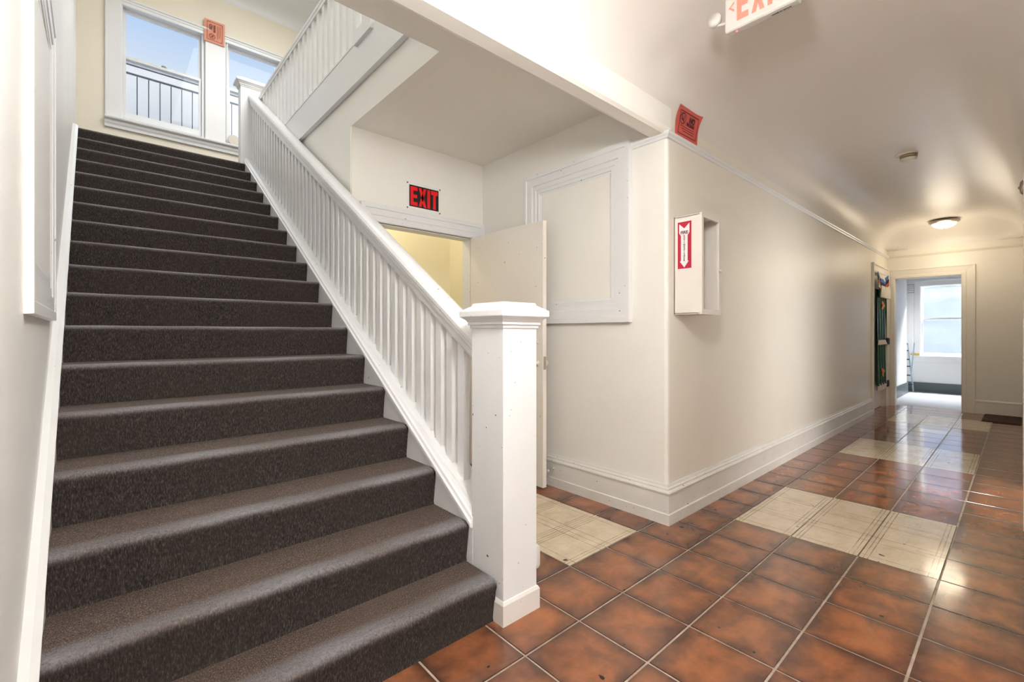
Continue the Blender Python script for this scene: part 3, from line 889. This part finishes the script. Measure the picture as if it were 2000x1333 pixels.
# NO SMOKING notices
def bent_paper(name, O, A, U, N, w, h, curl, mat, parent):
    O, A, U, N = map(Vector, (O, A, U, N))
    n = 8
    v, f = [], []
    for lay in (0, 0.0012):
        for i in range(n + 1):
            for j in range(n + 1):
                a, b = i / n, j / n
                v.append(O + A * (a * w) + U * (b * h) + N * (lay + curl(a, b)))
    m = (n + 1) ** 2
    for lay in range(2):
        for i in range(n):
            for j in range(n):
                q = lay * m + i * (n + 1) + j
                f.append((q, q + n + 1, q + n + 2, q + 1))
    return mesh(name, v, f, mat, parent, smooth=True)
def notice_marks(parent, P, ink, rot=False):
    """P(a,b) -> (point, right, up, normal) on the sheet; border, ringed cigarette, lettering"""
    def strip(nm, a0, b0, a1, b1, w):
        p0, _, _, nn = P(a0, b0)
        p1 = P(a1, b1)[0]
        d = (p1 - p0).normalized()
        s = d.cross(nn).normalized() * w
        up = nn * 0.001
        v = [p0 - s, p0 + s, p1 + s, p1 - s, p0 - s + up, p0 + s + up, p1 + s + up, p1 - s + up]
        mesh(nm, v, BOXF, ink, parent)
    for q in ((0.1, 0.12, 0.9, 0.12), (0.9, 0.12, 0.9, 0.86), (0.9, 0.86, 0.1, 0.86), (0.1, 0.86, 0.1, 0.12)):
        strip('border_line', *q, 0.0022)
    n = 20
    c, R_, U_, N_ = P(0.26, 0.62)
    v, f = [], []
    for i in range(n):
        a = 2 * math.pi * i / n
        for rr in (0.030, 0.036):
            v.append(c + R_ * (rr * math.cos(a)) + U_ * (rr * math.sin(a)) + N_ * 0.0045)
    for i in range(n):
        k = (i + 1) % n
        f.append((2 * i, 2 * k, 2 * k + 1, 2 * i + 1))
    mesh('ring', v, f, ink, parent)
    for (a, b, c2, d2, w) in ((-0.021, 0.021, 0.021, -0.021, 0.003), (-0.018, -0.006, 0.014, -0.006, 0.004), (0.016, 0.002, 0.010, 0.022, 0.002)):
        p0 = c + R_ * a + U_ * b
        p1 = c + R_ * c2 + U_ * d2
        d = (p1 - p0).normalized()
        s = d.cross(N_) * w
        p0, p1 = p0 + N_ * 0.0035, p1 + N_ * 0.0035
        up = N_ * 0.001
        v = [p0 - s, p0 + s, p1 + s, p1 - s, p0 - s + up, p0 + s + up, p1 + s + up, p1 - s + up]
        mesh('symbol_stroke', v, BOXF, ink, parent)
    p_, r1, u1, n1 = P(0.66, 0.68)
    text_obj('lettering', 'NO', 0.050, p_ + n1 * 0.004, r1, u1, ink, parent, bold=0.0022, sx=0.9)
    p_, r1, u1, n1 = P(0.63, 0.50)
    text_obj('lettering', 'SMOKING', 0.030, p_ + n1 * 0.003, r1, u1, ink, parent, bold=0.001, sx=0.75)
    for q in range(3):
        strip('small_print', 0.2 + 0.05 * q, 0.36 - 0.07 * q, 0.8, 0.36 - 0.07 * q, 0.0016)
# on the hall cove by the corner (follows the curve of the plaster)
np1 = tag(empty('smoking_notice', (2.86, YH, 2.47)), 'coral red NO SMOKING notice taped above the picture rail at the corner', 'notice')
def cove_pt(s):
    """arc-length-ish walk up wall and cove from z=2.47"""
    H0 = ZH - HC
    if s < H0 - 2.47:
        return YH, 2.47 + s
    a = (s - (H0 - 2.47)) / 0.40
    a = min(a, 1.3)
    return YH - R * (1 - math.cos(a)), H0 + HC * math.sin(a)
n = 10
v, f = [], []
for lay in (0.004, 0.0055):
    for i in range(n + 1):
        for j in range(n + 1):
            a, b = i / n, j / n
            y_, z_ = cove_pt(b * 0.235)
            curl = 0.012 * (max(0, a - 0.7) / 0.3) ** 2 * b + 0.006 * (1 - b) * a
            v.append((2.722 + 0.018 * b + a * 0.282, y_ - lay - curl, z_))
m = (n + 1) ** 2
for lay in range(2):
    for i in range(n):
        for j in range(n):
            q = lay * m + i * (n + 1) + j
            f.append((q, q + n + 1, q + n + 2, q + 1))
mesh('sheet', v, f, M['coral'], np1, smooth=True)
def P1(a, b):
    def pt(a, b):
        y_, z_ = cove_pt(b * 0.235)
        curl = 0.012 * (max(0, a - 0.7) / 0.3) ** 2 * b + 0.006 * (1 - b) * a
        return Vector((2.722 + 0.018 * b + a * 0.282, y_ - 0.0065 - curl, z_))
    p_ = pt(a, b)
    r1 = Vector((1, 0, 0))
    u1 = (pt(a, min(1, b + 0.05)) - pt(a, max(0, b - 0.05))).normalized()
    return p_, r1, u1, r1.cross(u1).normalized()
notice_marks(np1, P1, M['dark_print'])
# sideways notice over the landing window mullion
np2 = tag(empty('smoking_notice', (1.11, YW - 0.04, 5.2)), 'faded orange NO SMOKING notice turned sideways on the landing window mullion', 'notice')
yq = YW - 0.042
bent_paper('sheet', (0.985, yq, 5.135), (1, 0, 0), (0, 0, 1), (0, -1, 0), 0.235, 0.30, lambda a, b: 0.01 * a * b, M['peach'], np2)
def P2(a, b):
    # the print runs bottom-to-top: right = +z, up = -x
    return Vector((0.985 + 0.235 * (1 - b), yq - 0.014, 5.135 + 0.30 * a)), Vector((0, 0, 1)), Vector((-1, 0, 0)), Vector((0, -1, 0))
notice_marks(np2, P2, M['brown_print'])

# ------------------------------------------------------------------ extinguisher cabinet
cb = tag(empty('extinguisher_cabinet', (2.84, YH, 1.317)), 'ivory metal fire extinguisher cabinet mounted on the hall wall, empty', 'cabinet')
cx0, cx1, cy0, cy1, cz0, cz1 = 2.716, 2.968, 1.300, YH, 1.317, 1.937
th = 0.008
box('side_panel', cx0, cx0 + th, cy0 + 0.016, cy1, cz0 + 0.004, cz1 - 0.004, M['cabinet'], cb)
box('side_panel', cx1 - th, cx1, cy0 + 0.016, cy1, cz0 + 0.004, cz1 - 0.004, M['cabinet'], cb)
box('top_panel', cx0, cx1, cy0 + 0.016, cy1, cz1 - th, cz1, M['cabinet'], cb)
box('bottom_panel', cx0, cx1, cy0 + 0.016, cy1, cz0, cz0 + th, M['cabinet'], cb)
box('back_panel', cx0, cx1, cy1 - 0.006, cy1 - 0.001, cz0, cz1, M['cabinet'], cb)
dr = boxes('door_frame', [(cx0 - 0.003, cx0 + 0.020, cy0, cy0 + 0.016, cz0 - 0.002, cz1 + 0.002), (cx1 - 0.020, cx1 + 0.003, cy0, cy0 + 0.016, cz0 - 0.002, cz1 + 0.002), (cx0 + 0.020, cx1 - 0.020, cy0 + 0.0005, cy0 + 0.0155, cz0 - 0.002, cz0 + 0.030), (cx0 + 0.020, cx1 - 0.020, cy0 + 0.0005, cy0 + 0.0155, cz1 - 0.026, cz1 + 0.002)], M['cabinet'], cb)
box('pane', cx0 + 0.016, cx1 - 0.016, cy0 + 0.008, cy0 + 0.010, cz0 + 0.02, cz1 - 0.02, M['glass'], dr)
lathe('latch', [(0, 0), (0.010, 0), (0.010, -0.012), (0.006, -0.016), (0, -0.016)], (cx1 - 0.012, cy0, 1.60), M['cabinet'], dr, 14, 'y')
# sticker on the left side of the cabinet, faces -x; reading right is -y
st = box('sticker', cx0 - 0.0012, cx0 + 0.001, 1.368, 1.458, 1.605, 1.900, M['crimson_print'], cb)
def sidepoly(nm, pts2, mat, lift):
    v = [(cx0 - lift, 1.458 - q[0], 1.605 + q[1]) for q in pts2] + [(cx0 - lift - 0.0008, 1.458 - q[0], 1.605 + q[1]) for q in pts2]
    n = len(pts2)
    f = [tuple(range(n)), tuple(range(2 * n - 1, n - 1, -1))] + [(i, (i + 1) % n, n + (i + 1) % n, n + i) for i in range(n)]
    return mesh(nm, v, f, mat, st)
sidepoly('arrow_shaft', [(0.022, 0.045), (0.066, 0.045), (0.066, 0.21), (0.022, 0.21)], M['white_print'], 0.0012)
sidepoly('arrow_head', [(0.044, 0.006), (0.074, 0.047), (0.014, 0.047)], M['white_print'], 0.0012)
sidepoly('arrow_tail', [(0.022, 0.208), (0.066, 0.208), (0.078, 0.225), (0.078, 0.284), (0.044, 0.252), (0.010, 0.284), (0.010, 0.225)], M['white_print'], 0.0012)
text_obj('lettering', 'FIRE', 0.027, (cx0 - 0.0024, 1.414, 1.605 + 0.226), (0, -1, 0), (0, 0, 1), M['dark_print'], st, bold=0.0007)
for q, ch in enumerate('EXTINGUISHER'):
    text_obj('lettering', ch, 0.0165, (cx0 - 0.0024, 1.414, 1.605 + 0.204 - q * 0.0139), (0, -1, 0), (0, 0, 1), M['dark_print'], st, bold=0.0004)

# ------------------------------------------------------------------ ceiling fittings
sd = tag(empty('smoke_detector', (5.52, 0.71, ZH)), 'round aged smoke detector on the hall ceiling', 'smoke detector')
lathe('base_plate', [(0, 0), (0.082, 0), (0.080, -0.010), (0.0, -0.012)], (5.52, 0.71, ZH), M['ivory_plastic'], sd)
lathe('housing', [(0, -0.01), (0.064, -0.010), (0.062, -0.034), (0.0, -0.034)], (5.52, 0.695, ZH), M['aged_plastic'], sd)
lathe('vent_ring', [(0, -0.034), (0.056, -0.034), (0.056, -0.040), (0.0, -0.040)], (5.52, 0.695, ZH), M['black'], sd)
lathe('cover', [(0, -0.04), (0.062, -0.040), (0.058, -0.056), (0.030, -0.062), (0, -0.062)], (5.52, 0.695, ZH), M['ivory_plastic'], sd)
def dome_light(x, y, label, watts):
    lm = tag(empty('ceiling_light', (x, y, ZH)), label, 'ceiling light')
    lathe('pan', [(0, 0), (0.10, 0.0), (0.165, -0.018), (0.175, -0.028), (0.170, -0.036), (0.14, -0.055), (0.0, -0.055)], (x, y, ZH), M['metal'], lm, 36)
    lathe('glass_bowl', [(0, -0.05), (0.140, -0.052), (0.128, -0.080), (0.100, -0.103), (0.060, -0.118), (0.02, -0.124), (0, -0.124)], (x, y, ZH), M['lamp_glass'], lm, 36)
    lathe('finial', [(0, -0.122), (0.010, -0.124), (0.010, -0.132), (0.004, -0.138), (0, -0.138)], (x, y, ZH), M['metal'], lm, 14)
    pd = bpy.data.lights.new('ceiling_light_bulb', 'POINT')
    pd.energy = watts
    pd.color = (1.0, 0.86, 0.64) if x > 5 else (1.0, 0.97, 0.93)
    pd.shadow_soft_size = 0.22
    po = bpy.data.objects.new('ceiling_light_bulb', pd)
    po.location = (x, y, ZH - 0.48)
    COL.objects.link(po)
dome_light(9.12, 0.755, 'lit flush dome ceiling light at the end of the hall', 4.2)
pn = tag(empty('fill_pendant', (0.68, 0.38, ZH)), 'added unseen white globe pendant giving fill light in the foyer', 'lamp')  # lamp added out of view to brighten the nook and foyer
lathe('canopy', [(0, 0), (0.06, 0), (0.055, -0.02), (0.02, -0.035), (0, -0.035)], (0.68, 0.38, ZH), M['metal'], pn)
rod('stem', (0.68, 0.38, ZH - 0.03), (0.68, 0.38, 2.38), 0.008, M['metal'], pn)
gl_ = lathe('globe', [(0.0, 0.12)] + [(0.12 * math.sin(a), 0.12 * math.cos(a)) for a in [q * math.pi / 12 for q in range(1, 12)]] + [(0.0, -0.12)], (0.68, 0.38, 2.26), emit('fill_globe_glass', (1.0, 0.985, 0.96), 66.0), pn, 28)

# ------------------------------------------------------------------ hall side door with curtain
d2 = struct(empty('door_2', (9.05, YH, 0)), 'cream side door behind the green banner near the hall end')
dcp = [(0.0, 0.010), (0.02, 0.016), (0.10, 0.016), (0.105, 0.028), (0.125, 0.030), (0.13, 0.0)]
casing(d2, (0, YH, 0), (1, 0, 0), (0, -1, 0), 8.60, 9.50, 0, 2.12, dcp, M['cream_gloss'], sides=('left', 'right', 'head'))
box('leaf', 8.6, 9.5, YH + 0.05, YH + 0.09, 0.01, 2.12, M['door_cream'], d2)
cu = tag(empty('door_curtain', (9.02, YH, 0.33)), 'dark green satin banner with orange emblems hung on the side door', 'curtain')
def cloth(name, x0, x1, z0, z1, y, amp, mat, folds=4.0, nx=28, nz=14, ph=0.0, sag=0.0):
    v, f = [], []
    for lay in (0.0, 0.004):
        for i in range(nx + 1):
            for j in range(nz + 1):
                a, b = i / nx, j / nz
                yy = y + lay - amp * (0.5 + 0.5 * math.sin(a * folds * 2 * math.pi + ph + 1.5 * b)) * (0.6 + 0.4 * (1 - b))
                zz = z0 + (z1 - z0) * b - sag * math.sin(math.pi * a)
                v.append((x0 + (x1 - x0) * a, yy, zz))
    m = (nx + 1) * (nz + 1)
    for lay in range(2):
        for i in range(nx):
            for j in range(nz):
                q = lay * m + i * (nz + 1) + j
                f.append((q, q + nz + 1, q + nz + 2, q + 1))
    return mesh(name, v, f, mat, cu, smooth=True)
cloth('panel', 8.62, 9.33, 0.40, 1.86, YH - 0.012, 0.05, M['green_satin'])
cloth('hem_border', 8.62, 9.36, 0.32, 0.42, YH - 0.018, 0.05, M['white_cloth'], nz=3)
cloth('side_border', 9.30, 9.42, 0.36, 1.86, YH - 0.018, 0.03, M['white_cloth'], folds=1.5, nx=8)
cloth('tie_band', 8.62, 9.34, 1.02, 1.09, YH - 0.024, 0.05, M['white_cloth'], nz=3)
box('tie_knot', 9.28, 9.40, YH - 0.075, YH - 0.02, 1.01, 1.12, M['navy_cloth'], cu, bevel=0.02)
box('hem_knot', 9.34, 9.46, YH - 0.06, YH - 0.01, 0.33, 0.44, M['navy_cloth'], cu, bevel=0.02)
for q, (z0, z1, mt) in enumerate(((2.02, 2.12, M['white_cloth']), (2.06, 2.13, M['blue_cloth']), (2.00, 2.07, M['navy_cloth']), (1.95, 2.02, M['red_cloth']), (1.89, 1.96, M['white_cloth']))):
    cloth('swag', 8.62, 9.42, z0, z1, YH - 0.030 - 0.004 * q, 0.03, mt, folds=2, nz=4, sag=0.10 if q else 0.02)
cloth('fringe', 8.70, 9.44, 1.74, 1.92, YH - 0.045, 0.05, M['white_cloth'], folds=7, nx=40, nz=5)
for zc in (1.62, 0.60):
    v, f = [], []
    n = 22
    for lay in (0, 0.006):
        for i in range(n):
            a = 2 * math.pi * i / n
            rr = 0.075 * (0.75 + 0.3 * math.sin(3 * a + zc) + 0.15 * math.cos(5 * a))
            v.append((8.90 + 1.5 * rr * math.cos(a), YH - 0.064 - lay, zc + rr * math.sin(a)))
    f = [tuple(range(n)), tuple(range(2 * n - 1, n - 1, -1))] + [(i, (i + 1) % n, n + (i + 1) % n, n + i) for i in range(n)]
    mesh('emblem', v, f, M['orange_cloth'], cu)

# doorway added on the unseen right wall to let fill light in
d4 = struct(empty('added_doorway', (4.8, -0.012, 0)), 'added unseen doorway letting fill light into the hall')
casing(d4, (0, -0.012, 0), (1, 0, 0), (0, 1, 0), 4.25, 5.35, 0, 2.05, [(0.0, 0.003), (0.01, 0.006), (0.11, 0.006), (0.12, 0.0)], M['cream_gloss'], sides=('left', 'right', 'head'))
# ------------------------------------------------------------------ end doorway and the far room
d3 = struct(empty('door_3', (XE, 1.0, 0)), 'cream cased doorway at the hall end opening to a bright room')
casing(d3, (XE, 0, 0), (0, 1, 0), (-1, 0, 0), 0.61, 1.39, 0, 2.08, [(0.0, 0.012), (0.012, 0.018), (0.05, 0.018), (0.055, 0.013), (0.125, 0.020), (0.146, 0.026), (0.15, 0.0)], M['cream_gloss'], sides=('left', 'right', 'head'))
for nm, *b in (('jamb', XE - 0.005, XE + 0.135, 1.388, 1.41, 0, 2.09), ('jamb', XE - 0.005, XE + 0.135, 0.59, 0.612, 0, 2.09), ('head_jamb', XE - 0.005, XE + 0.135, 0.6, 1.4, 2.078, 2.10)):
    box(nm, *b, M['cream_gloss'], d3)
FX = 12.42
struct(box('floor_far_room', XE + 0.07, FX + 0.1, -2.0, 1.7, -0.1, -0.001, M['grey_carpet']))
struct(boxes('wall_far', [(FX, FX + 0.12, 1.41, 1.75, 0, 2.75), (FX, FX + 0.12, -2.0, 0.30, 0, 2.75), (FX, FX + 0.12, 0.30, 1.41, 0, 0.70), (FX, FX + 0.12, 0.30, 1.41, 2.18, 2.75)], M['white_room']))
struct(boxes('wall_far_sides', [(XE + 0.13, 11.95, 1.535, 1.7, 0, 2.75), (11.95, FX + 0.1, 1.66, 1.75, 0, 2.75), (XE + 0.1, FX + 0.1, -2.1, -2.0, 0, 2.75), (XE + 0.1, XE + 0.14, -2.0, -0.15, 0, 2.75)], M['white_room']))
struct(box('ceiling_far_room', XE, FX + 0.2, -2.1, 1.75, 2.70, 2.8, M['white_room']))
struct(boxes('baseboard_far', [(FX - 0.02, FX, -2.0, 1.66, 0, 0.19), (XE + 0.14, 11.95, 1.515, 1.535, 0, 0.22), (11.95, 11.97, 1.515, 1.66, 0, 0.22)], M['grey_base']))
w4 = struct(empty('window_4', (FX, 0.86, 0.70)), 'sash window with hazy glass in the far room')
casing(w4, (FX, 0, 0), (0, 1, 0), (-1, 0, 0), 0.36, 1.37, 0.74, 2.14, [(0.0, 0.012), (0.015, 0.022), (0.10, 0.022), (0.11, 0.03), (0.125, 0.03), (0.13, 0)], M['white_room'], sides=('left', 'right', 'head'))
prism('window_sill', [(FX + 0.1, 0.70), (FX - 0.05, 0.70), (FX - 0.055, 0.715), (FX - 0.05, 0.735), (FX + 0.1, 0.74)], 'y', 0.2, 1.62, M['white_room'], w4)
box('apron', FX - 0.018, FX, 0.24, 1.60, 0.60, 0.70, M['white_room'], w4, bevel=0.005)
for nm, z0, z1, xx in (('lower_sash', 0.74, 1.50, FX + 0.03), ('upper_sash', 1.46, 2.15, FX + 0.07)):
    sash = boxes(nm, [(xx, xx + 0.035, 0.34, 0.39, z0, z1), (xx, xx + 0.035, 1.345, 1.39, z0, z1), (xx + 0.001, xx + 0.034, 0.39, 1.345, z0, z0 + (0.05 if z0 < 1 else 0.035)), (xx + 0.001, xx + 0.034, 0.39, 1.345, z1 - 0.035, z1)], M['ext_grey'] if False else M['white_room'], w4)
    box('pane', xx + 0.015, xx + 0.018, 0.36, 1.37, z0 + 0.02, z1 - 0.02, M['dusty_glass'], sash)
vb = tag(empty('wall_vent', (11.93, 1.53, 2.05)), 'small grey slatted box high on the far room wall', 'vent')
box('case', FX - 0.05, FX, 1.475, 1.575, 2.02, 2.20, M['grey_plastic'], vb, bevel=0.004)
for q in range(4):
    box('slat', FX - 0.056, FX - 0.048, 1.48, 1.57, 2.04 + q * 0.038, 2.06 + q * 0.038, M['white_print'], vb)
yb_ = tag(empty('yellow_box', (FX - 0.03, 1.46, 0.735)), 'small yellow box lying on the far window sill', 'box')
box('carton', FX - 0.05, FX - 0.002, 1.39, 1.53, 0.737, 0.775, M['yellow'], yb_, bevel=0.004)
box('lid', FX - 0.052, FX - 0.001, 1.388, 1.532, 0.765, 0.779, M['yellow'], yb_, bevel=0.002)
rk = tag(empty('folding_rack', (12.15, 1.50, 0)), 'slim folding rack with dark pegs standing in the far room', 'rack')
rod('pole', (12.18, 1.46, 0.0), (12.18, 1.55, 0.98), 0.013, M['steel_blue'], rk)
rod('pole', (12.10, 1.49, 0.32), (12.10, 1.44, 1.0), 0.011, M['steel_blue'], rk)
for q, z in enumerate((0.16, 0.34, 0.52, 0.66, 0.84, 0.98)):
    yq2 = 1.475 + 0.09 * z
    rod('peg', (12.14, yq2 - 0.02, z), (12.14, yq2 + 0.075, z), 0.012, M['black'], rk)
mt = tag(empty('doormat', (9.2, 0.19, 0)), 'dark brown doormat on the tiles by the end wall', 'mat')
box('pile', 8.86, 9.61, 0.006, 0.36, 0.002, 0.014, M['mat'], mt, bevel=0.004)
box('backing', 8.85, 9.62, 0.0, 0.37, 0.0005, 0.005, M['black'], mt)
# street side seen through the far window
ng = tag(empty('neighbour_building', (17.5, 0.5, -3)), 'pale grey building across the street seen through the far window', 'building')
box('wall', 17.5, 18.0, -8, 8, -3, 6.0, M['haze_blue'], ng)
for q in range(5):
    box('window', 17.46, 17.52, -5 + q * 2.4, -4 + q * 2.4, 0.2, 1.8, M['ext_grey'], ng)
# round white item on the landing sill
rpz = tag(empty('round_tin', (1.33, YW - 0.04, 3.808)), 'round white tin lid leaning on the landing window sill by the newel', 'lid')
lathe('lid', [(0, 0), (0.066, 0), (0.070, -0.006), (0.070, -0.020), (0.062, -0.022), (0.058, -0.012), (0, -0.012)], (1.325, YW - 0.04, 3.808 + 0.07), M['white_print'], rpz, 24, 'y')
lathe('rim', [(0.062, -0.02), (0.071, -0.02), (0.071, -0.024), (0.062, -0.024)], (1.325, YW - 0.04, 3.808 + 0.07), M['ivory_plastic'], rpz, 24, 'y')
# bell on the right wall near the frame edge
bl = tag(empty('wall_bell', (5.5, -0.012, 2.37)), 'round dark bell high on the right hall wall', 'bell')
lathe('gong', [(0, 0.0), (0.058, 0.0), (0.058, 0.010), (0.045, 0.022), (0, 0.028)], (5.5, -0.012, 2.37), M['metal'], bl, 24, 'y')
lathe('boss', [(0, 0.02), (0.012, 0.02), (0.010, 0.032), (0, 0.034)], (5.5, -0.012, 2.37), M['metal'], bl, 12, 'y')
